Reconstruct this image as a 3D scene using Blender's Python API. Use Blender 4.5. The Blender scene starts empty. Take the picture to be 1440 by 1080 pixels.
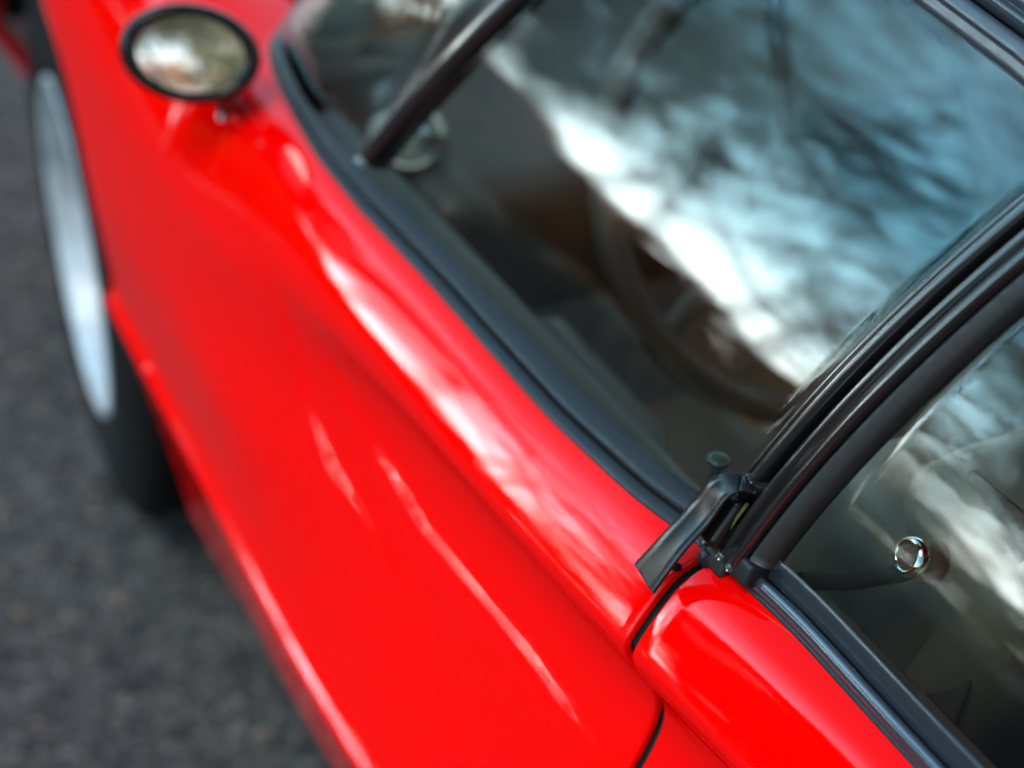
import bpy, bmesh, math, random
import numpy as np
from mathutils import Vector, Matrix

random.seed(7)
rng = np.random.default_rng(7)
scn = bpy.context.scene
COL = scn.collection

# ------------------------------------------------------------------ camera
CAM = Vector((-1.823, 1.142, 1.352))
pitch, yaw, roll, FPX = .586, .478, .024, 2600.
fw = Vector((math.cos(pitch)*math.cos(yaw), -math.cos(pitch)*math.sin(yaw), -math.sin(pitch)))
r0 = fw.cross(Vector((0, 0, 1))).normalized(); u0 = r0.cross(fw)
rt = math.cos(roll)*r0 + math.sin(roll)*u0; up = -math.sin(roll)*r0 + math.cos(roll)*u0
cd = bpy.data.cameras.new('camera'); cam = bpy.data.objects.new('camera', cd); COL.objects.link(cam)
cam.matrix_world = Matrix(((rt.x, up.x, -fw.x, CAM.x), (rt.y, up.y, -fw.y, CAM.y), (rt.z, up.z, -fw.z, CAM.z), (0, 0, 0, 1)))
cd.sensor_width = 36; cd.lens = FPX/1440*36; cd.clip_start = .02; cd.clip_end = 2000
cd.dof.use_dof = True; cd.dof.focus_distance = .925; cd.dof.aperture_fstop = 3.6
scn.camera = cam

# ------------------------------------------------------------------ world: hazy winter sky, with a low bright glow added apart from the sun
SUN_AZ, SUN_EL = math.radians(120), math.radians(60)
GLOW_AZ, GLOW_EL = math.radians(47), math.radians(12)   # brightest part of the cloud bank
world = bpy.data.worlds.new('World'); scn.world = world; world.use_nodes = True
wn, wl = world.node_tree.nodes, world.node_tree.links
wn.clear()
wo = wn.new('ShaderNodeOutputWorld')
sky = wn.new('ShaderNodeTexSky'); sky.sky_type = 'NISHITA'; sky.sun_disc = False
sky.sun_elevation = SUN_EL; sky.sun_rotation = math.pi/2 - SUN_AZ
b1 = wn.new('ShaderNodeBackground'); b1.inputs[1].default_value = .12
wl.new(sky.outputs[0], b1.inputs[0])
tc = wn.new('ShaderNodeTexCoord')
sep = wn.new('ShaderNodeSeparateXYZ'); wl.new(tc.outputs['Generated'], sep.inputs[0])
ramp = wn.new('ShaderNodeValToRGB'); wl.new(sep.outputs[2], ramp.inputs[0])
cr = ramp.color_ramp
cr.elements[0].position = 0.0; cr.elements[0].color = (.80, .90, .88, 1)
cr.elements[1].position = 1.0; cr.elements[1].color = (.12, .21, .32, 1)
for p_, c_ in ((.10, (.95, 1.0, .98)), (.22, (.62, .96, 1.10)), (.36, (.21, .56, .77)), (.55, (.13, .27, .38))):
    e = cr.elements.new(p_); e.color = (*c_, 1)
dot = wn.new('ShaderNodeVectorMath'); dot.operation = 'DOT_PRODUCT'
wl.new(tc.outputs['Generated'], dot.inputs[0])
dot.inputs[1].default_value = (math.cos(GLOW_EL)*math.cos(GLOW_AZ), math.cos(GLOW_EL)*math.sin(GLOW_AZ), math.sin(GLOW_EL))
clampd = wn.new('ShaderNodeMath'); clampd.operation = 'MAXIMUM'; clampd.inputs[1].default_value = 0; wl.new(dot.outputs['Value'], clampd.inputs[0])
powd = wn.new('ShaderNodeMath'); powd.operation = 'POWER'; powd.inputs[1].default_value = 8.0; wl.new(clampd.outputs[0], powd.inputs[0])
glow = wn.new('ShaderNodeMath'); glow.operation = 'MULTIPLY_ADD'; glow.inputs[1].default_value = 18.0; glow.inputs[2].default_value = 1.0; wl.new(powd.outputs[0], glow.inputs[0])
nz = wn.new('ShaderNodeTexNoise'); nz.inputs['Scale'].default_value = 2.6; nz.inputs['Detail'].default_value = 5; nz.inputs['Distortion'].default_value = .5
mp = wn.new('ShaderNodeMapping'); mp.inputs['Scale'].default_value = (1, 1, 2.6); wl.new(tc.outputs['Generated'], mp.inputs[0]); wl.new(mp.outputs[0], nz.inputs[0])
nmap = wn.new('ShaderNodeMapRange'); nmap.inputs[1].default_value = .3; nmap.inputs[2].default_value = .7; nmap.inputs[3].default_value = .84; nmap.inputs[4].default_value = 1.14
wl.new(nz.outputs[0], nmap.inputs[0])
mul = wn.new('ShaderNodeMath'); mul.operation = 'MULTIPLY'; wl.new(glow.outputs[0], mul.inputs[0]); wl.new(nmap.outputs[0], mul.inputs[1])
b2 = wn.new('ShaderNodeBackground'); wl.new(ramp.outputs[0], b2.inputs[0]); wl.new(mul.outputs[0], b2.inputs[1])
mx = wn.new('ShaderNodeMixShader'); mx.inputs[0].default_value = .8
wl.new(b1.outputs[0], mx.inputs[1]); wl.new(b2.outputs[0], mx.inputs[2]); wl.new(mx.outputs[0], wo.inputs[0])

sd = bpy.data.lights.new('sun', 'SUN'); so = bpy.data.objects.new('sun', sd); COL.objects.link(so)
sd.energy = .7; sd.angle = math.radians(22); sd.color = (1, .95, .88)
so.rotation_euler = Vector((-math.cos(SUN_EL)*math.cos(SUN_AZ), -math.cos(SUN_EL)*math.sin(SUN_AZ), -math.sin(SUN_EL))).to_track_quat('-Z', 'Y').to_euler()
vs = scn.view_settings
vs.view_transform = 'Standard'; vs.look = 'None'; vs.gamma = 1; vs.use_curve_mapping = False; vs.exposure = 1.1
scn.cycles.max_bounces = 10; scn.cycles.transparent_max_bounces = 16; scn.cycles.sample_clamp_indirect = 6

# ------------------------------------------------------------------ materials
def mat(name, base, rough=.5, metal=0, coat=0, coat_rough=.03, coat_ior=1.5, spec=.5, bump=None, vary=None, rvary=None):
    m = bpy.data.materials.new(name); m.use_nodes = True
    nt = m.node_tree; b = nt.nodes['Principled BSDF']
    b.inputs['Base Color'].default_value = (*base, 1); b.inputs['Roughness'].default_value = rough
    b.inputs['Metallic'].default_value = metal; b.inputs['Coat Weight'].default_value = coat
    b.inputs['Coat Roughness'].default_value = coat_rough; b.inputs['Coat IOR'].default_value = coat_ior
    b.inputs['Specular IOR Level'].default_value = spec
    t = nt.nodes.new('ShaderNodeTexCoord')
    def noise(scale, detail=4):
        n = nt.nodes.new('ShaderNodeTexNoise'); n.inputs['Scale'].default_value = scale; n.inputs['Detail'].default_value = detail
        nt.links.new(t.outputs['Object'], n.inputs[0]); return n
    if bump:
        n = noise(bump[0]); bp = nt.nodes.new('ShaderNodeBump'); bp.inputs['Strength'].default_value = bump[1]; bp.inputs['Distance'].default_value = bump[2]
        nt.links.new(n.outputs[0], bp.inputs['Height']); nt.links.new(bp.outputs[0], b.inputs['Normal'])
        if coat: nt.links.new(bp.outputs[0], b.inputs['Coat Normal'])
    if vary:
        n = noise(vary[0]); r = nt.nodes.new('ShaderNodeValToRGB'); nt.links.new(n.outputs[0], r.inputs[0])
        r.color_ramp.elements[0].position = .35; r.color_ramp.elements[1].position = .65
        r.color_ramp.elements[0].color = (*base, 1); r.color_ramp.elements[1].color = (*vary[1], 1)
        nt.links.new(r.outputs[0], b.inputs['Base Color'])
    if rvary:
        n = noise(rvary[0], 6); r = nt.nodes.new('ShaderNodeMapRange'); nt.links.new(n.outputs[0], r.inputs[0])
        r.inputs[1].default_value = .35; r.inputs[2].default_value = .7
        r.inputs[3].default_value = rvary[1]; r.inputs[4].default_value = rvary[2]
        nt.links.new(r.outputs[0], b.inputs['Roughness'])
    return m

RED = mat('red_paint', (.94, .0006, .0004), rough=.5, coat=1, coat_rough=.012, coat_ior=1.31, spec=.0)
GLOSSBLK = mat('gloss_black_paint', (.012, .010, .010), rough=.3, coat=1, coat_rough=.05, coat_ior=1.55, bump=(60, .05, .001), rvary=(40, .12, .3))
HANDLEBLK = mat('satin_black_enamel', (.008, .0075, .007), rough=.22, spec=.28, bump=(900, .05, .0002))
RUBBER = mat('black_rubber', (.011, .012, .014), rough=.42, rvary=(140, .36, .52), spec=.32, bump=(700, .12, .0002))
MATTEBLK = mat('matte_rubber', (.013, .011, .010), rough=.6, rvary=(200, .45, .7))
SATIN = mat('satin_trim', (.022, .026, .036), rough=.2, rvary=(120, .14, .22), spec=.9)
DARK = mat('dark_cavity', (.004, .004, .004), rough=.9)
TYRE = mat('tyre_rubber', (.007, .0068, .0068), rough=.85, spec=.15, bump=(40, .2, .002))
ALLOY = mat('silver_alloy', (.62, .65, .68), rough=.5, metal=.3, rvary=(30, .42, .55), vary=(18, (.40, .42, .44)))
CHROME = mat('chrome', (.8, .82, .82), rough=.06, metal=1)
MIRROR = mat('mirror_silver', (.66, .67, .66), rough=.01, metal=1)
LEATHER = mat('dark_leather', (.035, .026, .020), rough=.5, bump=(300, .25, .001), vary=(9, (.05, .038, .03)))
HIDE = mat('tan_leather', (.10, .088, .07), rough=.5, bump=(300, .25, .001), vary=(9, (.13, .112, .09)))
TAN = mat('grey_cloth', (.30, .29, .26), rough=.85, bump=(400, .3, .001), vary=(12, (.12, .115, .10)))
CARPET = mat('dark_carpet', (.02, .018, .016), rough=.95, bump=(300, .5, .002))
BARK = mat('bark', (.045, .036, .028), rough=.9, bump=(14, .6, .02), vary=(5, (.075, .062, .05)))
LOCKBLK = mat('lock_plastic', (.035, .04, .034), rough=.3)
VENT = mat('dull_vent_metal', (.22, .24, .23), rough=.35, metal=.8)
VENTPALE = mat('pale_vent_plastic', (.34, .38, .35), rough=.4)
RAIL = mat('satin_roof_trim', (.03, .035, .045), rough=.36, rvary=(120, .3, .4), spec=.6)
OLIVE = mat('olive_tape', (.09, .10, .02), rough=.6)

def glass_material():
    m = bpy.data.materials.new('window_glass'); m.use_nodes = True; nt = m.node_tree; nt.nodes.clear()
    o = nt.nodes.new('ShaderNodeOutputMaterial'); mxs = nt.nodes.new('ShaderNodeMixShader')
    tr = nt.nodes.new('ShaderNodeBsdfTransparent'); tr.inputs[0].default_value = (.90, .93, .90, 1)
    gl = nt.nodes.new('ShaderNodeBsdfAnisotropic'); gl.inputs['Roughness'].default_value = .012; gl.inputs['Color'].default_value = (.97, 1.0, 1.0, 1)
    gl.inputs['Anisotropy'].default_value = .9; gl.inputs['Rotation'].default_value = .25; tg = nt.nodes.new('ShaderNodeCombineXYZ'); tg.inputs[0].default_value = 1; nt.links.new(tg.outputs[0], gl.inputs['Tangent'])   # anisotropy put in to smear reflections into streaks along the car
    lw = nt.nodes.new('ShaderNodeLayerWeight'); lw.inputs[0].default_value = .5
    p = nt.nodes.new('ShaderNodeMath'); p.operation = 'POWER'; p.inputs[1].default_value = 4.0; nt.links.new(lw.outputs['Facing'], p.inputs[0])
    a = nt.nodes.new('ShaderNodeMath'); a.operation = 'MULTIPLY_ADD'; a.inputs[1].default_value = .42; a.inputs[2].default_value = .022
    nt.links.new(p.outputs[0], a.inputs[0]); nt.links.new(a.outputs[0], mxs.inputs[0])
    tcx = nt.nodes.new('ShaderNodeTexCoord'); n = nt.nodes.new('ShaderNodeTexNoise'); n.inputs['Scale'].default_value = 5; n.inputs['Detail'].default_value = 1
    bp = nt.nodes.new('ShaderNodeBump'); bp.inputs['Strength'].default_value = .25; bp.inputs['Distance'].default_value = .004
    nt.links.new(tcx.outputs['Object'], n.inputs[0]); nt.links.new(n.outputs[0], bp.inputs['Height']); nt.links.new(bp.outputs[0], gl.inputs['Normal'])
    # fine dust
    d = nt.nodes.new('ShaderNodeTexVoronoi'); d.inputs['Scale'].default_value = 260; nt.links.new(tcx.outputs['Object'], d.inputs[0])
    lt = nt.nodes.new('ShaderNodeMath'); lt.operation = 'LESS_THAN'; lt.inputs[1].default_value = .045; nt.links.new(d.outputs[0], lt.inputs[0])
    n2 = nt.nodes.new('ShaderNodeTexNoise'); n2.inputs['Scale'].default_value = 24; nt.links.new(tcx.outputs['Object'], n2.inputs[0])
    gt = nt.nodes.new('ShaderNodeMath'); gt.operation = 'GREATER_THAN'; gt.inputs[1].default_value = .60; nt.links.new(n2.outputs[0], gt.inputs[0])
    mm = nt.nodes.new('ShaderNodeMath'); mm.operation = 'MULTIPLY'; nt.links.new(lt.outputs[0], mm.inputs[0]); nt.links.new(gt.outputs[0], mm.inputs[1])
    mk = nt.nodes.new('ShaderNodeMath'); mk.operation = 'MULTIPLY'; mk.inputs[1].default_value = .35; nt.links.new(mm.outputs[0], mk.inputs[0])
    df = nt.nodes.new('ShaderNodeBsdfDiffuse'); df.inputs[0].default_value = (.35, .34, .3, 1)
    m2 = nt.nodes.new('ShaderNodeMixShader'); nt.links.new(mk.outputs[0], m2.inputs[0])
    nt.links.new(tr.outputs[0], mxs.inputs[1]); nt.links.new(gl.outputs[0], mxs.inputs[2])
    nt.links.new(mxs.outputs[0], m2.inputs[1]); nt.links.new(df.outputs[0], m2.inputs[2]); nt.links.new(m2.outputs[0], o.inputs[0])
    return m
GLASS = glass_material()

# ------------------------------------------------------------------ helpers
def link(name, me, m, parent=None, smooth=True):
    o = bpy.data.objects.new(name, me); COL.objects.link(o)
    if m: me.materials.append(m)
    if smooth: me.polygons.foreach_set('use_smooth', [True]*len(me.polygons))
    if parent: o.parent = parent
    return o

def mesh(name, v, f, m, parent=None, smooth=True):
    me = bpy.data.meshes.new(name); me.from_pydata([tuple(map(float, p)) for p in v], [], f); me.validate(); me.update()
    return link(name, me, m, parent, smooth)

def grid_faces(n, k, closed=False, flip=False, base=0):
    F = []
    for i in range(n-1):
        for j in range(k if closed else k-1):
            a, b, c, d = i*k+j, i*k+(j+1) % k, (i+1)*k+(j+1) % k, (i+1)*k+j
            F.append(tuple(base+q for q in ((d, c, b, a) if flip else (a, b, c, d))))
    return F

def loft(name, A, m, parent=None, closed=False, side=1, caps=False, smooth=True, flip=False):
    """A: array n x k x 3"""
    A = np.array(A, float); n, k = A.shape[:2]
    V = A.reshape(-1, 3).copy()
    if side < 0: V[:, 1] *= -1
    F = grid_faces(n, k, closed, (side < 0) != flip)
    if caps:
        F.append(tuple(range(k))); F.append(tuple((n-1)*k+j for j in reversed(range(k))))
    o = mesh(name, V, F, m, parent, smooth)
    if caps:
        for p_ in o.data.polygons:
            if p_.loop_total > 4: p_.use_smooth = False
    return o

def nspline(xs, ys):
    """natural cubic spline, returns function"""
    xs = np.array(xs, float); ys = np.array(ys, float); n = len(xs); h = np.diff(xs)
    A = np.zeros((n, n)); B = np.zeros((n,)+ys.shape[1:]); A[0, 0] = A[-1, -1] = 1
    for i in range(1, n-1):
        A[i, i-1] = h[i-1]; A[i, i] = 2*(h[i-1]+h[i]); A[i, i+1] = h[i]
        B[i] = 6*((ys[i+1]-ys[i])/h[i] - (ys[i]-ys[i-1])/h[i-1])
    M = np.linalg.solve(A, B)
    def f(x):
        x = np.atleast_1d(np.array(x, float)); i = np.clip(np.searchsorted(xs, x)-1, 0, n-2)
        hh = h[i]; a = (xs[i+1]-x)/hh; b = (x-xs[i])/hh
        if ys.ndim > 1: a, b, hh = a[:, None], b[:, None], hh[:, None]
        return a*ys[i]+b*ys[i+1]+((a**3-a)*M[i]+(b**3-b)*M[i+1])*hh*hh/6
    return f

def tube(name, pts, rad, m, parent=None, k=10, caps=True):
    pts = [Vector(p) for p in pts]; n = len(pts)
    if not hasattr(rad, '__len__'): rad = [rad]*n
    A = []; prev = None
    for i, p in enumerate(pts):
        t = (pts[min(i+1, n-1)]-pts[max(i-1, 0)]).normalized()
        if prev is None: prev = t.orthogonal().normalized()
        u = (prev - t*prev.dot(t)).normalized(); prev = u; w = t.cross(u)
        A.append([p+rad[i]*(math.cos(2*math.pi*j/k)*u+math.sin(2*math.pi*j/k)*w) for j in range(k)])
    return loft(name, A, m, parent, closed=True, caps=caps)

def lathe(name, prof, m, parent=None, k=48, center=(0, 0, 0), axis=(0, 1, 0), closed_prof=False):
    ax = Vector(axis).normalized(); u = ax.orthogonal().normalized(); w = ax.cross(u); c = Vector(center)
    A = [[c+ax*t+r*(math.cos(2*math.pi*j/k)*u+math.sin(2*math.pi*j/k)*w) for j in range(k)] for r, t in prof]
    return loft(name, A, m, parent, closed=True)

def box(name, c, s, m, parent=None, bevel=.0, seg=3, rot=None):
    bm = bmesh.new(); bmesh.ops.create_cube(bm, size=1)
    for v in bm.verts: v.co = Vector((v.co.x*s[0], v.co.y*s[1], v.co.z*s[2]))
    if bevel: bmesh.ops.bevel(bm, geom=bm.edges[:], offset=bevel, segments=seg, affect='EDGES', profile=.6)
    M = Matrix.Translation(Vector(c)) @ (rot.to_4x4() if rot else Matrix.Identity(4))
    bm.transform(M); me = bpy.data.meshes.new(name); bm.to_mesh(me); bm.free()
    return link(name, me, m, parent)

def thing(name, label, cat, loc=(0, 0, 0), group=None):
    o = bpy.data.objects.new(name, None); COL.objects.link(o); o.location = loc
    o['label'] = label; o['category'] = cat
    if group: o['group'] = group
    return o

# ------------------------------------------------------------------ ground
def ground_material():
    m = bpy.data.materials.new('asphalt'); m.use_nodes = True; nt = m.node_tree; b = nt.nodes['Principled BSDF']
    t = nt.nodes.new('ShaderNodeTexCoord')
    def nn(s, d): 
        n = nt.nodes.new('ShaderNodeTexNoise'); n.inputs['Scale'].default_value = s; n.inputs['Detail'].default_value = d; nt.links.new(t.outputs['Object'], n.inputs[0]); return n
    v = nt.nodes.new('ShaderNodeTexVoronoi'); v.inputs['Scale'].default_value = 105; nt.links.new(t.outputs['Object'], v.inputs[0])
    r = nt.nodes.new('ShaderNodeValToRGB'); cr = r.color_ramp; nt.links.new(v.outputs['Color'], r.inputs[0])
    cr.elements[0].color = (.020, .021, .022, 1); cr.elements[1].color = (.19, .18, .17, 1)
    for p, c in ((.45, (.052, .047, .043)), (.7, (.078, .071, .064)), (.88, (.13, .117, .104)), (.955, (.26, .14, .08))):
        e = cr.elements.new(p); e.color = (*c, 1)
    n1 = nn(26, 4); r1 = nt.nodes.new('ShaderNodeMapRange'); nt.links.new(n1.outputs[0], r1.inputs[0])
    r1.inputs[1].default_value = .3; r1.inputs[2].default_value = .7; r1.inputs[3].default_value = .62; r1.inputs[4].default_value = 1.65
    mm = nt.nodes.new('ShaderNodeMix'); mm.data_type = 'RGBA'; mm.blend_type = 'MULTIPLY'; mm.inputs[0].default_value = 1
    nt.links.new(r.outputs[0], mm.inputs[6]); nt.links.new(r1.outputs[0], mm.inputs[7]); nt.links.new(mm.outputs[2], b.inputs['Base Color'])
    b.inputs['Roughness'].default_value = .8; b.inputs['Specular IOR Level'].default_value = .2
    bp = nt.nodes.new('ShaderNodeBump'); bp.inputs['Strength'].default_value = 1; bp.inputs['Distance'].default_value = .006; bp.invert = True
    nt.links.new(v.outputs[0], bp.inputs['Height']); nt.links.new(bp.outputs[0], b.inputs['Normal'])
    return m
ASPH = ground_material()
GRASS = mat('verge_grass', (.035, .05, .018), rough=.95, vary=(3, (.07, .06, .03)), bump=(60, .8, .03))
S = 600
g = mesh('ground', [(-S, -S, -.02), (S, -S, -.02), (S, S, -.02), (-S, S, -.02)], [(0, 1, 2, 3)], GRASS, smooth=False); g['kind'] = 'structure'
# the road the car stands on, crossing the frame; real kerb on its far side
rd = mesh('road', [(-60, -5.5, 0), (6.2, -5.5, 0), (6.2, 9, 0), (-60, 9, 0)], [(0, 1, 2, 3)], ASPH, smooth=False); rd['kind'] = 'structure'
KERB = mat('kerb_concrete', (.22, .215, .20), rough=.9, bump=(60, .4, .004), vary=(6, (.30, .29, .27)))
for yy in (9.08, -5.58):
    kb = box('kerb', (-26.9, yy, .04), (66.2, .16, .18), KERB, bevel=.01); kb['kind'] = 'structure'
kb = box('kerb', (6.285, 1.75, .04), (.16, 14.82, .18), KERB, bevel=.01); kb['kind'] = 'structure'

# ------------------------------------------------------------------ the car
car = thing('sports_car', 'glossy red low sports car with black window trim parked on grey asphalt', 'car')

XS = [-2.35, -2.0, -1.6, -1.35, -1.2, -1.05, -.9, -.7, -.5, -.35, -.2, 0, .3, .7, .95, 1.1]
def lower(yr, y50, zr=.4625, yu=.79, yk=.738):
    """ridge lip and the tuck under it"""
    return [(y50, .500), (yr-.0065, .4700), (yr-.0015, zr+.0022), (yr, zr-.0025), (yr-.004, zr-.012), (yu, .33), (yk, .18)]
T = {
 -2.35: [(.60,.75),(.62,.748),(.636,.742),(.652,.730),(.664,.715),(.669,.705),(.675,.69),(.685,.665),(.694,.64),(.708,.60),(.722,.55)]+lower(.745,.735,yu=.70,yk=.66),
 -2.0: [(.690,.79),(.715,.785),(.738,.775),(.756,.760),(.768,.745),(.773,.735),(.78,.715),(.787,.685),(.793,.65),(.80,.60),(.812,.55)]+lower(.834,.822),
 -1.6: [(.694,.750),(.709,.744),(.720,.734),(.729,.723),(.7365,.710),(.738,.704),(.736,.692),(.726,.664),(.722,.64),(.735,.602),(.762,.553)]+lower(.812,.788),
 -1.35: [(.6945,.7435),(.710,.7375),(.7195,.727),(.7270,.716),(.7345,.7035),(.7365,.698),(.732,.686),(.716,.660),(.712,.638),(.725,.602),(.750,.553)]+lower(.799,.776),
 -1.2: [(.700,.745),(.7165,.7385),(.7280,.7275),(.7368,.7160),(.7450,.7030),(.7470,.697),(.743,.685),(.728,.661),(.724,.640),(.739,.602),(.764,.553)]+lower(.8125,.7895),
 -1.05: [(.7155,.742),(.7275,.7362),(.7375,.7262),(.7455,.7155),(.7535,.7030),(.7555,.697),(.7515,.685),(.7365,.661),(.7335,.640),(.7480,.602),(.7715,.553)]+lower(.823,.8005),
 -.9: [(.7165,.7425),(.7290,.7367),(.7393,.7270),(.7475,.7165),(.7555,.7045),(.7580,.698),(.7575,.686),(.7465,.661),(.7445,.640),(.7570,.602),(.7795,.553)]+lower(.8255,.8045),
 -.7: [(.717,.744),(.7295,.7395),(.740,.7315),(.7485,.7215),(.757,.7090),(.7605,.7030),(.767,.689),(.773,.665),(.775,.645),(.7825,.602),(.799,.553)]+lower(.818,.8045),
 -.5: [(.684,.746),(.704,.7435),(.721,.737),(.735,.7275),(.747,.716),(.7525,.7095),(.7615,.697),(.776,.670),(.783,.648),(.791,.602),(.798,.553)]+lower(.810,.800,yu=.775),
 -.35: [(.62,.748),(.675,.757),(.711,.754),(.735,.744),(.752,.730),(.758,.722),(.7665,.708),(.779,.678),(.785,.650),(.792,.604),(.797,.555)]+lower(.804,.796,yu=.77),
 -.2: [(.62,.747),(.675,.764),(.715,.763),(.744,.752),(.763,.735),(.769,.725),(.7755,.709),(.7825,.682),(.787,.652),(.791,.604),(.793,.555)]+lower(.797,.791,yu=.768),
 0: [(.62,.742),(.67,.766),(.712,.767),(.743,.756),(.763,.738),(.769,.728),(.7755,.712),(.7825,.686),(.787,.655),(.790,.604),(.791,.555)]+lower(.792,.788,yu=.765),
 .3: [(.60,.715),(.65,.740),(.692,.741),(.724,.730),(.745,.712),(.752,.702),(.760,.686),(.768,.662),(.774,.632),(.777,.590),(.776,.545)]+lower(.772,.772,yu=.745,yk=.71),
 .7: [(.55,.63),(.59,.652),(.630,.656),(.662,.648),(.685,.630),(.693,.620),(.702,.604),(.713,.583),(.721,.558),(.728,.525),(.731,.505)]+lower(.724,.728,yu=.69,yk=.65),
 .95: [(.45,.55),(.49,.563),(.525,.563),(.555,.554),(.578,.542),(.588,.534),(.602,.524),(.615,.508),(.627,.492),(.638,.478),(.644,.466)]+[(.646,.450),(.644,.430),(.640,.412),(.638,.405),(.634,.395),(.60,.31),(.56,.22)],
 1.1: [(.33,.47),(.355,.477),(.378,.477),(.397,.471),(.411,.464),(.418,.460),(.427,.453),(.436,.444),(.444,.434),(.450,.424),(.454,.414)]+[(.455,.404),(.453,.390),(.450,.380),(.448,.374),(.445,.366),(.42,.31),(.39,.25)],
}
for _x, _d in ((.3, .010), (.7, .045), (.95, .06)):
    T[_x] = [(y-_d*min(1, max(0, i-1)/6)-(.03 if i > 15 else 0), z) for i, (y, z) in enumerate(T[_x])]
SEC = np.array([T[x] for x in XS])                      # stations x rows x 2
ROWF = nspline(XS, SEC.reshape(len(XS), -1))
# the inner edge follows the windscreen corner: interpolate it without overshoot
R0X = [-2.35, -2.0, -1.6, -1.35, -1.27, -1.2, -1.14, -1.05, -.98, -.88, -.77, -.68, -.586, -.53, -.49, -.470, -.44, -.40, -.35, 0, .3, .7, .95, 1.1]
R0Y = [.60, .690, .694, .6945, .694, .699, .7105, .716, .716, .716, .719, .7165, .704, .694, .683, .672, .648, .622, .62, .62, .60, .55, .45, .33]
_gx = np.arange(-2.45, 1.25, .004); _gy = np.interp(_gx, R0X, R0Y)
_kk = np.exp(-.5*(np.arange(-9, 10)*.004/.012)**2); _kk /= _kk.sum()
_gs = np.convolve(np.pad(_gy, 9, mode='edge'), _kk, mode='valid')
R0X, R0Y = list(_gx), list(_gs)
NS = 180
# two faint steps added to the door skin, shaped to catch thin highlight streaks
STREAKS = [([-.70, -.745, -.775, -.835, -.94, -1.0], [.67, .653, .615, .587, .572, .565], [0, .0011, .0013, .0010, .0006, 0]),
         ([-.78, -.815, -.875, -.95, -1.085, -1.14, -1.19], [.650, .637, .619, .605, .605, .601, .60], [0, .0008, .0013, .0011, .0008, .0006, 0])]
def section(x):
    s = ROWF([x])[0].reshape(-1, 2).copy()
    s[0, 0] = np.interp(x, R0X, R0Y)
    d = np.r_[0, np.cumsum(np.sqrt(np.linalg.norm(np.diff(s, axis=0), axis=1)))]
    f = nspline(d, s)
    # denser sampling near crests
    q = f(np.linspace(0, d[-1], NS))
    for px_, pz_, pa_ in STREAKS:
        a_ = np.interp(-x, [-v for v in px_], pa_, left=0, right=0); z_ = np.interp(-x, [-v for v in px_], pz_)
        if a_: q[:, 0] += a_*np.tanh((z_-q[:, 1])/.006)*np.exp(-((z_-q[:, 1])/.035)**2)
    return q
def bodygrid(xs):
    return np.array([[(x, y, z) for y, z in section(x)] for x in xs])
def gnormals(A):
    du = np.gradient(A, axis=0); dv = np.gradient(A, axis=1); n = np.cross(du, dv)
    n /= np.linalg.norm(n, axis=2, keepdims=True)+1e-12
    if n[..., 1].mean() < 0: n = -n
    return n
def panel(name, x0, x1, gap0, gap1, parent, side, step=.008, arch=None):
    """body panel from x0 (rear) to x1 (front) with rolled edges at the shut lines"""
    n = max(4, int((x1-x0)/step)); xs = np.linspace(x0+gap0, x1-gap1, n)
    A = bodygrid(xs); N = gnormals(A)
    cols = [A[i] for i in range(n)]
    def roll(P, Nn, sgn):   # rounded return
        ex = np.array([sgn, 0, 0])
        return [P+ex*r*math.sin(a)-Nn*r*(1-math.cos(a)) for r in (.0020,) for a in (math.radians(30), math.radians(60), math.radians(90))] + [P+ex*.0020-Nn*.0045]
    if gap0: cols = list(reversed(roll(A[0], N[0], -1))) + cols
    if gap1: cols = cols + roll(A[-1], N[-1], 1)
    A = np.array(cols)
    if arch:
        cx, cz, R = arch
        dx = A[..., 0]-cx; dz = A[..., 2]-cz; rr = np.hypot(dx, dz)
        low = np.arange(A.shape[1])[None, :] > 50
        inside = (rr < R) & low
        # faces with every corner inside vanish; the remaining inside corners slide out to the arch
        k = A.shape[1]; F = []; ins = inside.reshape(-1)
        for f in grid_faces(A.shape[0], k, False, side < 0):
            if not all(ins[q] for q in f): F.append(f)
        used = set(q for f in F for q in f)
        V = A.reshape(-1, 3).copy()
        for q in used:
            if ins[q]:
                ddx, ddz = V[q, 0]-cx, V[q, 2]-cz; r = max(1e-6, math.hypot(ddx, ddz))
                V[q, 0] = cx+ddx/r*R; V[q, 2] = cz+ddz/r*R
        if side < 0: V[:, 1] *= -1
        o = mesh(name, V, F, RED, parent)
        me = o.data; bm = bmesh.new(); bm.from_mesh(me)
        bmesh.ops.delete(bm, geom=[v for v in bm.verts if not v.link_faces], context='VERTS'); bm.to_mesh(me); bm.free()
        return o
    return loft(name, A, RED, parent, side=side)

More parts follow.
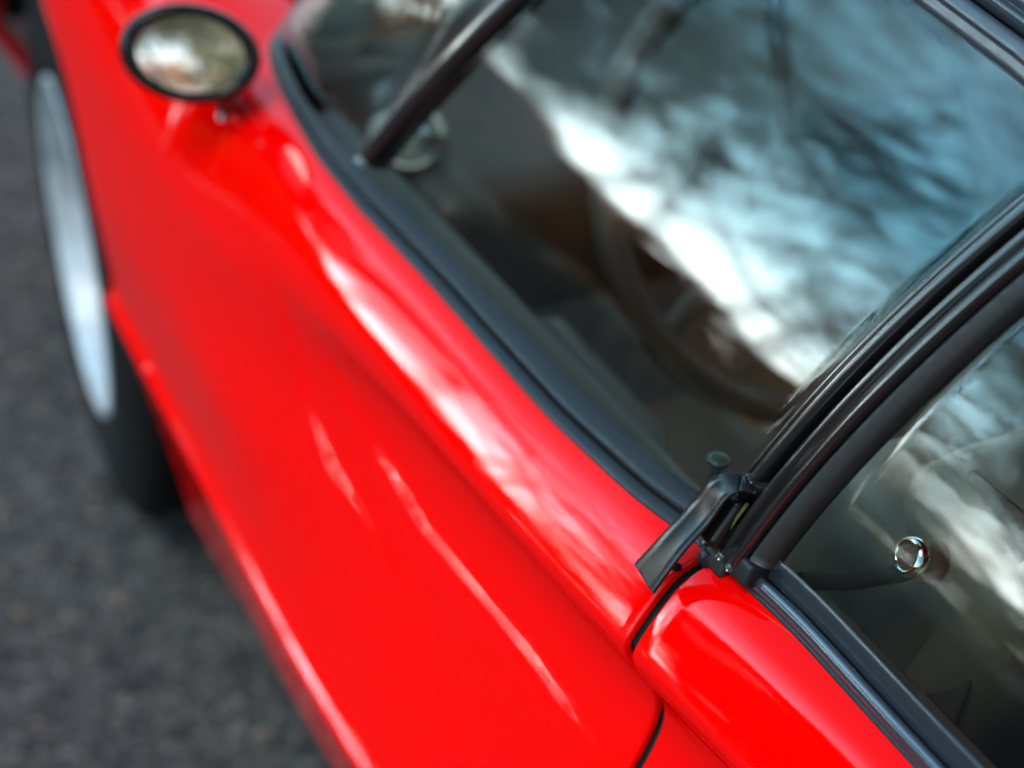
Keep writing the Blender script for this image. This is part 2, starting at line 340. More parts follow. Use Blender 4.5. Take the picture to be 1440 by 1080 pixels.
def dyaw(side): return side
for side in (1, -1):
    fen = panel('front_fender', -.485, 1.1, .0020, 0, car, side, step=.006, arch=(0, .34, .372))
    door = panel('door_panel', -1.2, -.485, .0054, .0020, car, side, step=.006)
    qp = panel('rear_fender', -2.35, -1.2, 0, .0054, car, side, step=.01, arch=(-2.34, .34, .38) if False else None)
    # jamb behind the shut lines
    for a, b in ((-1.235, -1.165), (-.52, -.45)):
        A = bodygrid(np.linspace(a, b, 6)); N = gnormals(A); loft('door_jamb', A-N*.0065, DARK, car, side=side)
    # wheel-arch lip and liner
    def ysurf(x, z):
        s = section(x); i = 50+np.argmin(np.abs(s[50:, 1]-z)); return s[i, 0]
    lip = []
    for a in np.radians(np.linspace(-20, 200, 80)):
        x = .372*math.cos(a); z = .34+.372*math.sin(a); y = ysurf(x, z)
        c, s_ = math.cos(a), math.sin(a)
        lip.append([(x+c*o, y+dy, z+s_*o) for o, dy in ((.0, .0005), (-.0015, -.001), (-.0025, -.004), (-.0025, -.012), (.004, -.022))])
    loft('arch_lip', lip, RED, fen, side=side)
    lin = [[(.40*math.cos(a), y, .34+.40*math.sin(a)) for y in (.72, .5, .42)] for a in np.radians(np.linspace(15, 205, 30))]
    loft('arch_liner', lin, DARK, fen, side=side)

# underbody keeps daylight out from below
box('floor_pan', (-1.28, 0, .17), (1.75, 1.30, .04), DARK, car)

# bonnet and cowl: from the windscreen base forward
BASE = [(.672, -.470), (.648, -.44), (.622, -.40), (.56, -.345), (.45, -.275), (.30, -.225), (.15, -.205), (0, -.20)]
bx = nspline([b[0] for b in reversed(BASE)], [b[1] for b in reversed(BASE)])
A = []
for s in np.linspace(-1, 1, 61):
    row = []
    for t in np.linspace(0, 1, 60):
        yb0 = .622; x0 = float(bx([abs(s)*yb0])[0]); x = x0+(1.1-x0)*t
        yr = np.interp(x, R0X, R0Y) if x > -.40 else .622
        zr = section(max(x, -.40))[0][1]
        crown = .018*(1-(abs(s)-.55)**2/.2) if False else 0
        z = zr + (.012*math.cos(s*math.pi*.5)**2 - .012*math.sin(math.pi*abs(s))**2)*min(1, t*4)*(1-t)
        row.append((x, s*yr, z))
    A.append(row)
loft('bonnet', A, RED, car)

# --- glass surface: curved in height
GY, GZ, GA, GB = .69, .76, .35, 1.0
def gs(x, h, off=0., side=1):
    n = Vector((0, 1, GA+2*GB*max(h, 0))).normalized()
    return Vector((x, (GY-GA*h-GB*max(h, 0)**2)+n.y*off, GZ+h+n.z*off))
def bp_x(h): return -1.190-.25*h-.42*h*h
def ap_x(h): return -.728-.62*h

def pane(name, xr, xf, h0, h1, off, parent, side, nx=24, nh=24):
    A0, A1 = [], []
    for j in range(nh):
        h = h0+(h1-h0)*j/(nh-1); a, b = xr(h), xf(h)
        A0.append([gs(a+(b-a)*i/(nx-1), h, off) for i in range(nx)]); A1.append([gs(a+(b-a)*i/(nx-1), h, off-.004) for i in range(nx)])
    A0 = np.array(A0); A1 = np.array(A1)[:, ::-1]
    return loft(name, np.concatenate([A0, A1], axis=1), GLASS, parent, closed=True, side=side)

def rails(name, prof, xf, h0, h1, m, parent, side, n=50, close=True):
    """prof: (distance behind the base curve, height above the glass surface)"""
    A = []
    for i in range(n):
        h = h0+(h1-h0)*i/(n-1); A.append([gs(xf(h)-d, h, o) for d, o in prof])
    return loft(name, A, m, parent, closed=close, side=side, caps=close)

def hrails(name, prof, x0, x1, m, parent, side, n=40, wob=0):
    A = []
    for i in range(n):
        x = x0+(x1-x0)*i/(n-1); dh = np.interp(x, [-1.9, -1.5, -1.21, -1.12, -.9, -.7], [-.10, -.04, -.004, .002, .0, -.03])
        A.append([gs(x, h+dh, o) for h, o in prof])
    return loft(name, A, m, parent, closed=True, side=side, caps=True)

def trim(name, path, prof, m, parent, side, closed=True):
    """path of (x,y,z); profile (inward, up)"""
    A = []; n = len(path)
    for i, p in enumerate(path):
        a, b = path[max(0, i-1)], path[min(n-1, i+1)]
        t = Vector((b[0]-a[0], b[1]-a[1], 0)).normalized(); inn = Vector((t.y, -t.x, 0))
        if inn.y > 0 and p[1] > .3 and abs(t.x) > .4: inn = -inn
        k_ = float(np.interp(p[0], [-.80, -.60], [.80, .46])); A.append([Vector(p)+inn*d*k_+Vector((0, 0, h*(k_ if h > 0 else 1))) for d, h in prof])
    return loft(name, A, m, parent, closed=closed, side=side, caps=closed)

def smooth_round(pr, it=2):
    """Chaikin rounding of an open profile"""
    for _ in range(it):
        q = [pr[0]]
        for a, b in zip(pr, pr[1:]):
            q += [(a[0]*.75+b[0]*.25, a[1]*.75+b[1]*.25), (a[0]*.25+b[0]*.75, a[1]*.25+b[1]*.75)]
        pr = q+[pr[-1]]
    return pr

TOP = .238
for side in (1, -1):
    win = pane('door_window', lambda h: bp_x(h)-.006, lambda h: ap_x(h)+.005, -.012, TOP+.004, 0, car, side)
    qw = pane('quarter_window', lambda h: -1.75+.9*max(h, 0), lambda h: bp_x(h)-.040, -.006, TOP+.004, -.003, car, side)
    # door window frame: lip, channel and glossy rib
    rails('window_frame', smooth_round([(-.0005, -.004), (-.0005, .004), (.001, .0055), (.003, .0055), (.0042, .0025), (.0055, .003), (.0066, .008), (.0088, .0108), (.0115, .0105), (.0138, .008), (.0145, .004), (.0145, -.01)], 2),
          bp_x, -.011, .262, GLOSSBLK, car, side)
    rails('pillar_gap', [(.012, -.008), (.012, -.006), (.021, -.006), (.021, -.008)], bp_x, -.03, .262, DARK, car, side)
    pil = rails('b_pillar', smooth_round([(.0190, -.012), (.0190, .004), (.0200, .0085), (.0225, .0112), (.0250, .0108), (.0270, .0078), (.0283, .0062), (.0296, .0078), (.0315, .0112), (.0338, .0124), (.0358, .0108), (.0368, .007), (.0370, -.012)], 2),
          bp_x, -.011, .262, GLOSSBLK, car, side)
    rails('quarter_window_seal', smooth_round([(.0372, -.008), (.0372, .0055), (.0385, .0070), (.0410, .0062), (.0455, .0035), (.0472, .0008), (.0475, -.006)], 1),
          bp_x, -.0, .256, MATTEBLK, qw, side)
    # roof side rail
    hrails('roof_rail', smooth_round([(TOP-.004, -.006), (TOP-.0035, .004), (TOP-.001, .0062), (TOP+.0022, .0066), (TOP+.0026, .0084), (TOP+.0040, .0092), (TOP+.0082, .0094), (TOP+.0092, .0062), (TOP+.0096, -.006)], 1),
          -1.95, -.87, RAIL, car, side)
    hrails('drip_rail', smooth_round([(TOP+.0094, -.008), (TOP+.0098, .0040), (TOP+.0125, .0105), (TOP+.0145, .0115), (TOP+.016, .0085), (TOP+.0165, .0085), (TOP+.0172, .0125), (TOP+.026, .015), (TOP+.030, .010), (TOP+.031, -.008)], 1),
          -1.95, -.87, RAIL, car, side)
    # belt mouldings
    xs = np.r_[np.linspace(-1.196, -.50, 70)]
    pth = [(x, np.interp(x, R0X, R0Y), float(section(x)[0][1])) for x in xs]
    pthw = [(x, np.interp(x, R0X, R0Y), float(section(x)[0][1])) for x in np.linspace(-1.196, -.47, 72)] + [(-.44, .648, .7475), (-.40, .622, .748)]
    trim('belt_seal', pthw, smooth_round([(.000, -.012), (-.0010, -.002), (.0000, .0022), (.0045, .0050), (.0085, .0060), (.0100, .0040), (.0104, -.010)], 2), RUBBER, win, side)
    trim('belt_moulding', pthw, smooth_round([(.0106, -.010), (.0106, .0040), (.0114, .0088), (.0140, .0112), (.0205, .0142), (.0245, .0158), (.0268, .0150), (.0280, .0115), (.0285, -.004)], 2), RUBBER, win, side)
    xs2 = np.linspace(-1.98, -1.2045, 60)
    pth2 = [(x, np.interp(x, R0X, R0Y), float(section(x)[0][1])) for x in xs2]
    trim('belt_seal', pth2, smooth_round([(.000, -.012), (-.0015, -.001), (-.0008, .0022), (.0012, .0030), (.0022, .0010), (.0024, -.010)], 1), RUBBER, qw, side)
    trim('belt_moulding', pth2, smooth_round([(.0018, -.010), (.0002, .0035), (.0012, .0085), (.0050, .0118), (.0085, .0098), (.0096, .0060)], 2)+smooth_round([(.0094, .0052), (.0130, .0250), (.0142, .0262), (.0155, .0250), (.0165, .0060)], 1), SATIN, qw, side)

# windscreen: from the curved base up and back to the header
def ws(s, t):
    """s -1..1 across, t 0..1 up"""
    a = abs(s); sg = 1 if s >= 0 else -1
    # base curve from the pillar foot forward round the corner to the centre
    BP = [(0, -.20, 0.0), (.25, -.213, .20), (.5, -.285, .45), (.70, -.40, .60), (.78, -.452, .650), (.84, -.495, .671), (.92, -.60, .688), (1, -.712, .692)]
    x = np.interp(a, [q[0] for q in BP], [q[1] for q in BP]); y = np.interp(a, [q[0] for q in BP], [q[2] for q in BP])
    h1 = TOP+.012; p1 = gs(ap_x(h1)+.004, h1)
    xt = p1.x+(.10)*(1-a**2.2); yt = p1.y*a**.85; zt = p1.z+.06*(1-a**2)
    if a > .999: 
        q = gs(ap_x(h1*t)+.006, h1*t); return (q.x, q.y*sg, q.z)
    z0 = .760
    bul = math.sin(math.pi*t)*.012
    yy = y+(yt-y)*t
    # curved like the side glass
    k = math.sin(math.pi*t)*.025*a
    return (x+(xt-x)*t+bul, (yy+k)*sg, z0+(zt-z0)*t+bul*1.2)
W = [[ws(s, t) for t in np.linspace(0, 1, 26)] for s in np.sin(np.linspace(-1, 1, 81)*math.pi/2)]
W2 = [[(p[0]-.003, p[1]*.995, p[2]-.003) for p in reversed(r)] for r in W]
wsc = loft('windscreen', [a+b for a, b in zip(W, W2)], GLASS, car, closed=True)
# rubber round its foot, across the car
fp = [(float(bx([abs(y)])[0]), y, .7485) for y in np.linspace(-.622, .622, 60)]
trim('windscreen_seal', [(x, y, z) for x, y, z in fp], [(-.022, -.01), (-.022, .008), (-.014, .012), (-.002, .006), (.002, -.003), (.002, -.01)], MATTEBLK, wsc, 1)
# A pillars
for side in (1, -1):
    A = []
    for i in range(40):
        h = -.008+(TOP+.03)*i/39
        A.append([gs(ap_x(h)+d, h, o) for d, o in smooth_round([(-.009, -.012), (-.009, .004), (-.006, .008), (0, .010), (.006, .008), (.010, .003), (.011, -.014)], 1)])
    loft('a_pillar', A, GLOSSBLK, car, closed=True, side=side, caps=True)

# roof, rear deck
p1 = gs(-1, TOP+.031, .010)
A = []
for s in np.linspace(-1, 1, 41):
    row = []
    for x in np.linspace(-.90, -1.9, 30):
        dh = np.interp(x, [-1.9, -1.5, -1.21, -1.12, -.9, -.7], [-.10, -.04, -.004, .002, .0, -.03])
        q = gs(x, TOP+.030+dh, .008)
        row.append((x, s*q.y, q.z+.055*(1-s*s)))
    A.append(row)
loft('roof', A, RED, car)
box('rear_bulkhead', (-1.62, 0, .55), (.05, 1.2, .80), DARK, car)
A = []
for s in np.linspace(-1, 1, 31):
    A.append([(x, s*np.interp(x, R0X, R0Y), float(section(x)[0][1])+.02*(1-s*s)) for x in np.linspace(-1.72, -2.35, 16)])
loft('engine_cover', A, RED, car)
box('tail_panel', (-2.36, 0, .47), (.03, 1.3, .5), RED, car, bevel=.01)
box('nose_panel', (1.11, 0, .36), (.03, .76, .2), RED, car, bevel=.01)

# ------------------------------------------------------------------ door handle: twisted blade on the pillar foot
hd = bpy.data.objects.new('door_handle', None); COL.objects.link(hd); hd.parent = car
C = [(-1.2160, .6885, .7950), (-1.2110, .6945, .7975), (-1.2060, .7010, .7940), (-1.2035, .7060, .7860), (-1.2020, .7120, .7760), (-1.2000, .7215, .7640), (-1.1975, .7310, .7495), (-1.1955, .7370, .7395)]
Wd = [.0040, .0060, .0078, .0088, .0090, .0092, .0102, .0112]
cf = nspline(range(len(C)), np.array(C)); wf = nspline(range(len(C)), np.array(Wd))
A = []
for t in np.linspace(0, len(C)-1, 48):
    P = cf([t])[0]; Tn = cf([min(t+.05, len(C)-1)])[0]-cf([max(t-.05, 0)])[0]; Tn /= np.linalg.norm(Tn)
    w = float(wf([t])[0]); wd = np.array([-.92, .0, -.10]); wd -= Tn*wd.dot(Tn); wd /= np.linalg.norm(wd); nn = np.cross(Tn, wd); nn /= np.linalg.norm(nn)
    if nn[1] < 0: nn = -nn
    e = max(0, t-(len(C)-1.35)); w *= (1-.18*e*e*8*.12)
    th = .0011
    ring = []
    for u, v in ((-1, -.2), (-.97, .6), (-.9, 1), (-.45, .72), (0, .62), (.45, .72), (.9, 1), (.97, .6), (1, -.2), (.93, -1), (0, -1), (-.93, -1)):
        ring.append(P+wd*w*u+nn*th*v)
    A.append(ring)
lev = loft('lever', A, HANDLEBLK, hd, closed=True, caps=True)
lathe('pivot_boss', [(0, .010), (.004, .010), (.0055, .0092), (.0062, .007), (.0064, 0), (.0085, -.002), (.009, -.010)], HANDLEBLK, hd, k=28, center=(-1.2100, .6810, .7900), axis=(.25, .9, .42))
box('handle_base', (-1.2035, .6945, .7700), (.020, .020, .030), HANDLEBLK, hd, bevel=.005, seg=4, rot=Matrix.Rotation(math.radians(32), 3, 'X'))
lathe('lever_stop', [(0, .004), (.0016, .004), (.0023, .0034), (.0025, 0), (.0025, -.01)], RUBBER, hd, k=20, center=(-1.1940, .7180, .7400), axis=(0, .8, .6))
# corner piece where the mouldings meet
box('moulding_end_cap', (-1.2010, .6990, .7440), (.011, .016, .010), RUBBER, car, bevel=.004, rot=Matrix.Rotation(math.radians(20), 3, 'X'))
box('pillar_foot', (-1.2180, .6915, .7530), (.034, .020, .014), RUBBER, car, bevel=.003, rot=Matrix.Rotation(math.radians(20), 3, 'X'))
box('pillar_foot_cover', (-1.2075, .6985, .7475), (.019, .011, .013), MATTEBLK, car, bevel=.003, rot=Matrix.Rotation(math.radians(24), 3, 'X'))
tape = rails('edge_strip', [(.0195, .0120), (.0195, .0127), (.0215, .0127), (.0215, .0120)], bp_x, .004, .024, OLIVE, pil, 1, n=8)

# lock button inside the glass
lb = bpy.data.objects.new('lock_button', None); COL.objects.link(lb); lb.parent = car
LBX, LBY, LBZ = -1.1425, .6660, .7300
lathe('button', [(0, .0340), (.0045, .0342), (.0058, .0333), (.0062, .0318), (.0056, .0302), (.0040, .0270), (.0030, .0220), (.0031, .0120), (.0036, .004), (.0038, 0)], LOCKBLK, lb, k=32, center=(LBX, LBY, LBZ), axis=(-.18, -.05, 1))
for k in range(20):
    a = 2*math.pi*k/20; c = Vector((LBX-.0055+.0062*math.cos(a), LBY-.0015+.0062*math.sin(a), LBZ+.0318))
    box('knurl', c, (.0009, .0009, .0028), LOCKBLK, lb)
lathe('button_collar', [(.0062, -.001), (.0066, .001), (.0058, .0022), (.0042, .0022), (.0038, .0005)], CHROME, lb, k=32, center=(LBX, LBY, LBZ), axis=(0, 0, 1))

# ------------------------------------------------------------------ door mirrors
def make_mirror(side):
    r = bpy.data.objects.new('door_mirror', None); COL.objects.link(r); r.parent = car
    c = Vector((-.570, .770, .7885)); n = Vector((-.93, .25, .26)).normalized()
    # major axis: picture-right and a little down
    ma = (rt*math.cos(math.radians(-10))+up*math.sin(math.radians(-10))); ma = (ma-n*ma.dot(n)).normalized(); mi = n.cross(ma)
    if mi.z < 0: mi = -mi
    a, b = .0520, .0365
    K = 48
    def ring(s, d, sq=1): return [c+n*d+ma*(a*s*math.cos(2*math.pi*j/K))+mi*(b*s*math.sin(2*math.pi*j/K)) for j in range(K)]
    A = [ring(.77, .0005), ring(.79, .004), ring(.90, .006), ring(1.0, .003), ring(1.02, -.003), ring(1.01, -.012), ring(.93, -.024), ring(.78, -.034), ring(.55, -.041), ring(.25, -.045), ring(.02, -.046)]
    loft('shell', A, HANDLEBLK, r, closed=True, side=side)
    G = [ring(s, .0008+.0010*(1-s*s)) for s in (.001, .2, .4, .6, .72, .775)]
    loft('mirror_glass', G, MIRROR, r, closed=True, side=side, flip=True)
    foot = Vector((-.545, .733, .722))
    pts = [c+ma*.030-mi*.026-n*.012, c+ma*.033-mi*.038-n*.012, foot+Vector((0, .002, .012)), foot]
    P = [Vector((p.x, p.y*side, p.z)) for p in pts]
    tube('stalk', P, [.008, .0075, .009, .012], GLOSSBLK, r, k=16)
    return r
for side in (1, -1): make_mirror(side)

# ------------------------------------------------------------------ wheels
def make_wheel(x, side, rear=False):
    r = bpy.data.objects.new('wheel', None); COL.objects.link(r); r.parent = car; r.location = (x+(0 if rear else .015), .742*side, .317)
    if not rear: r.rotation_euler.z = math.radians(-6)*side
    s = side
    R = .315
    prof = [(.192, -.005), (.198, .004), (.215, .010), (.250, .012), (.285, .006), (.305, -.006), (.316, -.018), (R, -.034), (R+.001, -.10), (R, -.170), (.312, -.19), (.28, -.205), (.21, -.205), (.19, -.19)]
    lathe('tyre', [(a, b*s) for a, b in prof], TYRE, r, k=96)
    for o in (-.055, -.085, -.115, -.145):
        lathe('tread_groove', [(R+.0015, (o-.003)*s), (R-.006, (o-.002)*s), (R-.006, (o+.002)*s), (R+.0015, (o+.003)*s)], DARK, r, k=72)
    rim = lathe('rim', [(a, b*s) for a, b in [(.186, -.01), (.193, .002), (.1945, .007), (.190, .009), (.184, .006), (.181, -.002), (.177, -.016), (.173, -.034), (.170, -.052), (.160, -.062), (.140, -.066), (.110, -.066), (.075, -.058), (.055, -.045), (.045, -.038), (.03, -.035), (.0, -.034)]], ALLOY, r, k=96)
    for k in range(10):
        a = 2*math.pi*k/10+.2; cx_, cz_ = .143*math.cos(a), .143*math.sin(a)
        L = lathe('slot', [(.0, 0), (.012, 0), (.014, -.001), (.015, -.003)], DARK, r, k=16, center=(cx_, -.0635*s, cz_), axis=(0, s, 0))
        # spoke rib between the slots
        a2 = a+math.pi/10
        p0 = Vector((.06*math.cos(a2), -.052*s, .06*math.sin(a2))); p1_ = Vector((.168*math.cos(a2), -.052*s, .168*math.sin(a2)))
        tube('spoke', [p0, (p0+p1_)/2+Vector((0, .0015*s, 0)), p1_], [.008, .007, .010], ALLOY, r, k=8)
    lathe('wheel_nut', [(0, -.016*s), (.020, -.017*s), (.026, -.022*s), (.028, -.038*s)], CHROME, r, k=24)
    return r
for side in (1, -1):
    make_wheel(0, side); make_wheel(-2.34, side, True)
tube('front_axle', [(0, -.6, .325), (0, .6, .325)], .03, DARK, car)
tube('rear_axle', [(-2.34, -.6, .325), (-2.34, .6, .325)], .03, DARK, car)

# ------------------------------------------------------------------ cabin
dash = box('dashboard', (-.50, 0, .615), (.36, 1.24, .13), LEATHER, car, bevel=.04, seg=5)
def air_vent(c, ax):
    lathe('air_vent', [(.027, -.006), (.029, .006), (.025, .012), (.020, .006), (.019, -.004)], VENT, dash, k=40, center=c, axis=ax)
air_vent((-.595, .600, .695), (-.62, .45, .65)); air_vent((-.600, -.605, .690), (-.75, -.35, .6))
lathe('air_vent', [(0, .010), (.008, .010), (.010, .003), (.0185, .001), (.019, -.004)], VENTPALE, dash, k=32, center=(-.595, .600, .695), axis=(-.62, .45, .65))
lathe('vent_knob', [(0, .026), (.007, .025), (.0095, .020), (.010, .010)], VENT, dash, k=24, center=(-.612, .592, .700), axis=(-.62, .45, .65))
lathe('vent_blade', [(0, .016), (.013, .015), (.015, .012), (.012, .009)], VENTPALE, dash, k=24, center=(-.575, .610, .693), axis=(-.3, .7, .5))
st = bpy.data.objects.new('steering_wheel', None); COL.objects.link(st); st.parent = car; st.location = (-.80, .36, .70)
st.rotation_euler = (0, math.radians(-62), 0)
ringp = [(.175*math.cos(a), .175*math.sin(a), 0) for a in np.linspace(0, 2*math.pi, 49)]
tube('wheel_rim', ringp, .013, LEATHER, st, k=12, caps=False)
for a in (math.radians(0), math.radians(120), math.radians(240)):
    tube('wheel_spoke', [(.03*math.cos(a), .03*math.sin(a), -.02), (.165*math.cos(a), .165*math.sin(a), 0)], [.010, .008], LEATHER, st, k=8)
lathe('horn_push', [(0, .004), (.025, .002), (.034, -.008), (.036, -.025)], LEATHER, st, k=24, axis=(0, 0, 1))
def seat(y):
    s = bpy.data.objects.new('seat', None); COL.objects.link(s); s.parent = car; s.location = (-.98, y, .30)
    box('seat_cushion', (.10, 0, .04), (.50, .46, .16), HIDE, s, bevel=.05, seg=5)
    box('seat_back', (-.20, 0, .26), (.13, .46, .44), HIDE, s, bevel=.055, seg=5, rot=Matrix.Rotation(math.radians(-22), 3, 'Y'))
    for yy in (-.20, .20):
        box('seat_bolster', (-.165, yy, .26), (.12, .075, .40), HIDE, s, bevel=.034, seg=4, rot=Matrix.Rotation(math.radians(-22), 3, 'Y'))
    for yy in (-.10, 0, .10):
        box('seat_pleat', (-.130, yy, .26), (.03, .085, .34), TAN, s, bevel=.012, seg=3, rot=Matrix.Rotation(math.radians(-22), 3, 'Y'))
    box('headrest', (-.235, .0, .475), (.10, .25, .13), LEATHER, s, bevel=.048, seg=6, rot=Matrix.Rotation(math.radians(-14), 3, 'Y'))
    for yy in (-.05, .05): tube('headrest_post', [(-.225, yy, .36), (-.235, yy, .45)], .006, CHROME, s, k=8)
seat(.36); seat(-.36)
box('cabin_floor', (-1.05, 0, .215), (1.15, 1.32, .03), CARPET, car)
box('centre_tunnel', (-1.0, 0, .33), (1.1, .20, .22), LEATHER, car, bevel=.03)
for side in (1, -1):
    box('inner_door_trim', (-.86, .655*side, .455), (.66, .035, .50), LEATHER, car, bevel=.012)
    tube('door_pull', [(-1.02, .62*side, .62), (-.98, .60*side, .65), (-.84, .60*side, .655), (-.80, .62*side, .63)], .010, LEATHER, car)
    box('quarter_trim', (-1.42, .655*side, .470), (.42, .035, .50), LEATHER, car, bevel=.012)
box('rear_shelf', (-1.46, 0, .60), (.30, 1.24, .04), TAN, car, bevel=.01)
box('seat_belt', (-1.255, .595, .60), (.05, .003, .36), MATTEBLK, car, rot=Matrix.Rotation(math.radians(12), 3, 'X'))
# quarter window catch: a chromed ring on its arm
qc = bpy.data.objects.new('window_catch', None); COL.objects.link(qc); qc.parent = car
kc = Vector((-1.2600, .618, .7600)); ka = Vector((.10, .90, .45))
lathe('catch_knob', [(0, .0085), (.0035, .0078), (.0058, .0050), (.0064, .0010), (.0070, -.003), (.0105, -.010), (.0115, -.016), (.007, -.02)], LEATHER, qc, k=32, center=kc, axis=ka)
lathe('catch_ring', [(.0062, .0010), (.0072, .0040), (.0092, .0044), (.0108, .0010), (.0104, -.0030), (.0085, -.005)], CHROME, qc, k=48, center=kc, axis=ka)
tube('catch_arm', [kc-ka.normalized()*.012, (-1.250, .615, .742), (-1.238, .640, .735), (-1.232, .665, .740)], [.006, .006, .005, .005], DARK, qc, k=10)

# ------------------------------------------------------------------ planting and trees round the street
def leafmat(name, c1, c2):
    m = bpy.data.materials.new(name); m.use_nodes = True; nt = m.node_tree; b = nt.nodes['Principled BSDF']
    oi = nt.nodes.new('ShaderNodeTexCoord'); n = nt.nodes.new('ShaderNodeTexNoise'); n.inputs['Scale'].default_value = 1.6; n.inputs['Detail'].default_value = 3
    r = nt.nodes.new('ShaderNodeValToRGB'); nt.links.new(oi.outputs['Object'], n.inputs[0]); nt.links.new(n.outputs[0], r.inputs[0]); nt.links.new(r.outputs[0], b.inputs['Base Color'])
    r.color_ramp.elements[0].position = .38; r.color_ramp.elements[1].position = .62
    r.color_ramp.elements[0].color = (*c1, 1); r.color_ramp.elements[1].color = (*c2, 1); b.inputs['Roughness'].default_value = .7
    tl = nt.nodes.new('ShaderNodeBsdfTranslucent'); nt.links.new(r.outputs[0], tl.inputs[0])
    ms = nt.nodes.new('ShaderNodeMixShader'); ms.inputs[0].default_value = .78
    nt.links.new(b.outputs[0], ms.inputs[1]); nt.links.new(tl.outputs[0], ms.inputs[2]); nt.links.new(ms.outputs[0], nt.nodes['Material Output'].inputs[0])
    return m
LEAF_O = leafmat('autumn_leaves', (.95, .38, .06), (.60, .24, .05))
LEAF_B = leafmat('beige_leaves', (.85, .58, .22), (.60, .38, .12))
LEAF_Y = leafmat('golden_leaves', (.80, .62, .36), (.22, .22, .18))
LEAF_G = leafmat('evergreen_leaves', (.015, .028, .012), (.05, .06, .025))

def bush(name, label, cat, loc, size, m, n, group=None, seed=1):
    r = np.random.default_rng(seed); t = thing(name, label, cat, loc, group)
    # lumpy cloud of leaves
    nl = 14; cen = r.uniform(-1, 1, (nl, 3))*np.array([.75, .75, .55])+np.array([0, 0, .15]); rad = r.uniform(.28, .55, nl)
    P = []
    while len(P) < n:
        i = r.integers(nl); d = r.normal(size=3); d /= np.linalg.norm(d); q = cen[i]+d*rad[i]*r.uniform(.6, 1)**.5
        if q[2] > -.95: P.append(q)
    P = np.array(P)*np.array([size[0]/2, size[1]/2, size[2]/2])+np.array([0, 0, size[2]/2])
    V = []; F = []
    for i, p in enumerate(P):
        a = r.normal(size=3); a /= np.linalg.norm(a); b = np.cross(a, r.normal(size=3)); b /= np.linalg.norm(b); s = r.uniform(.09, .19)
        V += [p-a*s, p+b*s*.5, p+a*s, p-b*s*.5]; F.append((4*i, 4*i+1, 4*i+2, 4*i+3))
    mesh('foliage', V, F, m, t, smooth=False)
    for k in range(5):
        a = r.uniform(0, 6.28); tube('stem', [(0, 0, 0), (size[0]*.12*math.cos(a), size[1]*.12*math.sin(a), size[2]*.3), (size[0]*.3*math.cos(a), size[1]*.3*math.sin(a), size[2]*.7)], [.05, .035, .01], BARK, t, k=5)
    return t

def bare_tree(label, loc, H, seed, lean=0, leaves=None, dens=0, group=None):
    r = random.Random(seed); t = thing('tree', label, 'tree', loc, group)
    V = []; F = []; TV = []; TF = []; tips = []
    def seg(p, q, ra, rb, VV, FF, k=5):
        d = (q-p).normalized(); u = d.orthogonal().normalized(); w = d.cross(u); b = len(VV)
        for c, rr in ((p, ra), (q, rb)):
            for j in range(k):
                a = 2*math.pi*j/k; VV.append(c+rr*(math.cos(a)*u+math.sin(a)*w))
        for j in range(k): FF.append((b+j, b+(j+1) % k, b+k+(j+1) % k, b+k+j))
    def grow(p, d, L, rad, lev):
        n = 4; q = p
        for i in range(n):
            d = (d+Vector((r.gauss(0, .13), r.gauss(0, .13), r.gauss(.05, .08)))).normalized()
            q2 = q+d*(L/n); ra = rad*(1-.5*i/n); rb = rad*(1-.5*(i+1)/n)
            seg(q, q2, ra, rb, V if lev else TV, F if lev else TF, 5 if lev < 2 else 3)
            if lev < 4 and (i >= 1 or lev > 0) and not (lev in (1, 2) and i % 2):
                for _ in range(2):
                    side = d.orthogonal().normalized(); side.rotate(Matrix.Rotation(r.uniform(0, 6.28), 3, d))
                    nd = (d*r.uniform(.35, .9)+side*r.uniform(.6, 1)+Vector((0, 0, .15))).normalized()
                    grow(q2, nd, L*r.uniform(.45, .68), rb*.62, lev+1)
            q = q2
        if lev >= 3: tips.append(q)
    grow(Vector((0, 0, -.05)), Vector((lean, 0, 1)).normalized(), H*.62, H*.0085, 0)
    mesh('trunk', TV, TF, BARK, t); mesh('branches', V, F, BARK, t)
    if leaves:
        r2 = np.random.default_rng(seed); LV = []; LF = []
        for q in tips:
            for _ in range(dens):
                p = np.array(q)+r2.normal(size=3)*.35; a = r2.normal(size=3); a /= np.linalg.norm(a); b = np.cross(a, r2.normal(size=3)); b /= np.linalg.norm(b)+1e-9; s = .11
                i = len(LV); LV += [p-a*s, p+b*s*.6, p+a*s, p-b*s*.6]; LF.append((i, i+1, i+2, i+3))
        mesh('foliage', LV, LF, leaves, t, smooth=False)
    return t
def at(az, d): return (d*math.cos(math.radians(az))-1.1, d*math.sin(math.radians(az))+.7, -.02)

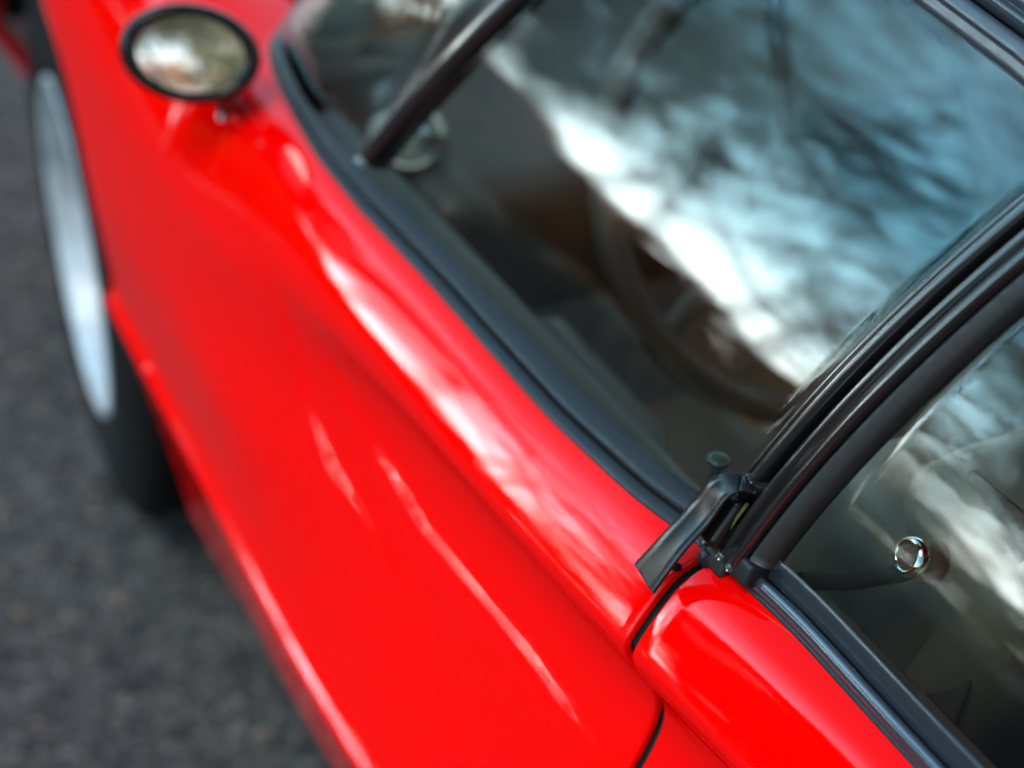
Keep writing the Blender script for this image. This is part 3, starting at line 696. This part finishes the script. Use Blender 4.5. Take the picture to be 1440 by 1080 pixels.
# trees across the road, mirrored in the side glass
for lab, az, d, H, sd_, lf, dn in (
    ('tall evergreen-clad tree leftmost across the road', 31.5, 20, 13, 3, LEAF_G, 9),
    ('bare tree with sprawling limbs beside the evergreen', 38, 24, 15, 5, None, 0),
    ('slim bare tree leaning towards the road', 44, 19, 13, 8, None, 0),
    ('young bare tree with thin upright twigs', 41, 16, 11, 41, None, 0),
    ('beige-leaved tree left of the lone evergreen', 57, 17, 8, 51, LEAF_B, 8),
    ('brown-leaved tree just behind the lone evergreen', 61, 20, 11, 53, LEAF_O, 8),
    ('tall bare tree with dense fine twigs right of the leaning one', 47, 21, 17, 57, None, 0),
    ('slender bare tree between the young one and the sprawling one', 35, 18, 12, 47, None, 0),
    ('broad bare tree with the thickest trunk by the verge', 66, 22, 17, 11, None, 0),
    ('bare tree farthest along the verge', 76, 23, 13, 14, None, 0),

    ('tree with yellow-beige leaves behind the parked car', 163, 12, 8, 21, LEAF_Y, 30),
    ('tree with russet leaves farther back down the road', 176, 22, 11, 25, LEAF_O, 14),
    ('bare tree beyond the far kerb on the other side of the car', -40, 20, 12, 29, None, 0),
    ('bare tree farthest ahead of the car beyond the evergreens', 8, 34, 13, 33, None, 0)):
    bare_tree(lab, at(az, d), H, sd_, lean=random.uniform(-.1, .1), leaves=lf, dens=dn)
for az, d, sd_, lab in ((12, 15, 61, 'added tall dark evergreen closest to the bonnet'), (20, 14, 62, 'added bulky dark evergreen between two others'), (28, 15, 63, 'added dark evergreen at the end of the row by the bare trees'), (66, 13, 64, 'added lone dark evergreen straight across the road')):
    bush('added_evergreen', lab, 'tree', at(az, d), (4.2, 4.2, 8.5), LEAF_G, 9000, group='row of added evergreens', seed=sd_)  # out of view, added to block the low glow from paint and glass
k = 0
for az, d, sx, h, m, lab in (
    (21, 10.5, 5, 2.1, LEAF_O, 'low orange autumn shrub nearest the bonnet of the car'),
    (31, 11.5, 4, 1.9, LEAF_O, 'bright orange shrub in front of the last evergreen of the row'),
    (38.5, 15, 4.5, 2.0, LEAF_O, 'dense orange shrub at the corner of the kerbs'),
    (45, 14.5, 4.5, 1.9, LEAF_O, 'rusty shrub along the kerb before the leaning tree'),
    (50, 21, 7, 2.1, LEAF_O, 'rust coloured shrub at the thickest trunk'),
    (58, 21, 8, 2.4, LEAF_B, 'straw coloured shrub next to the last bare tree'),
    (68, 20, 8, 2.6, LEAF_G, 'dark evergreen shrub across the road'),
    (82, 19, 8, 2.8, LEAF_O, 'copper coloured shrub straight across the road'),
    (100, 18, 8, 2.6, LEAF_G, 'wide dark green shrub opposite the rear wheel'),
    (125, 19, 9, 2.8, LEAF_B, 'wide straw shrub behind and across the road'),
    (178, 9, 4.2, 2.4, LEAF_Y, 'golden shrub nearest the tail of the car'),
    (160, 24, 9, 3.0, LEAF_O, 'tall russet shrub behind the parked car')):
    k += 1
    o = bush('shrub', lab, 'shrub', at(az, d), (sx, 1.1, h*1.25), m, 2400, seed=40+k)
    o.rotation_euler.z = math.radians(az+90)
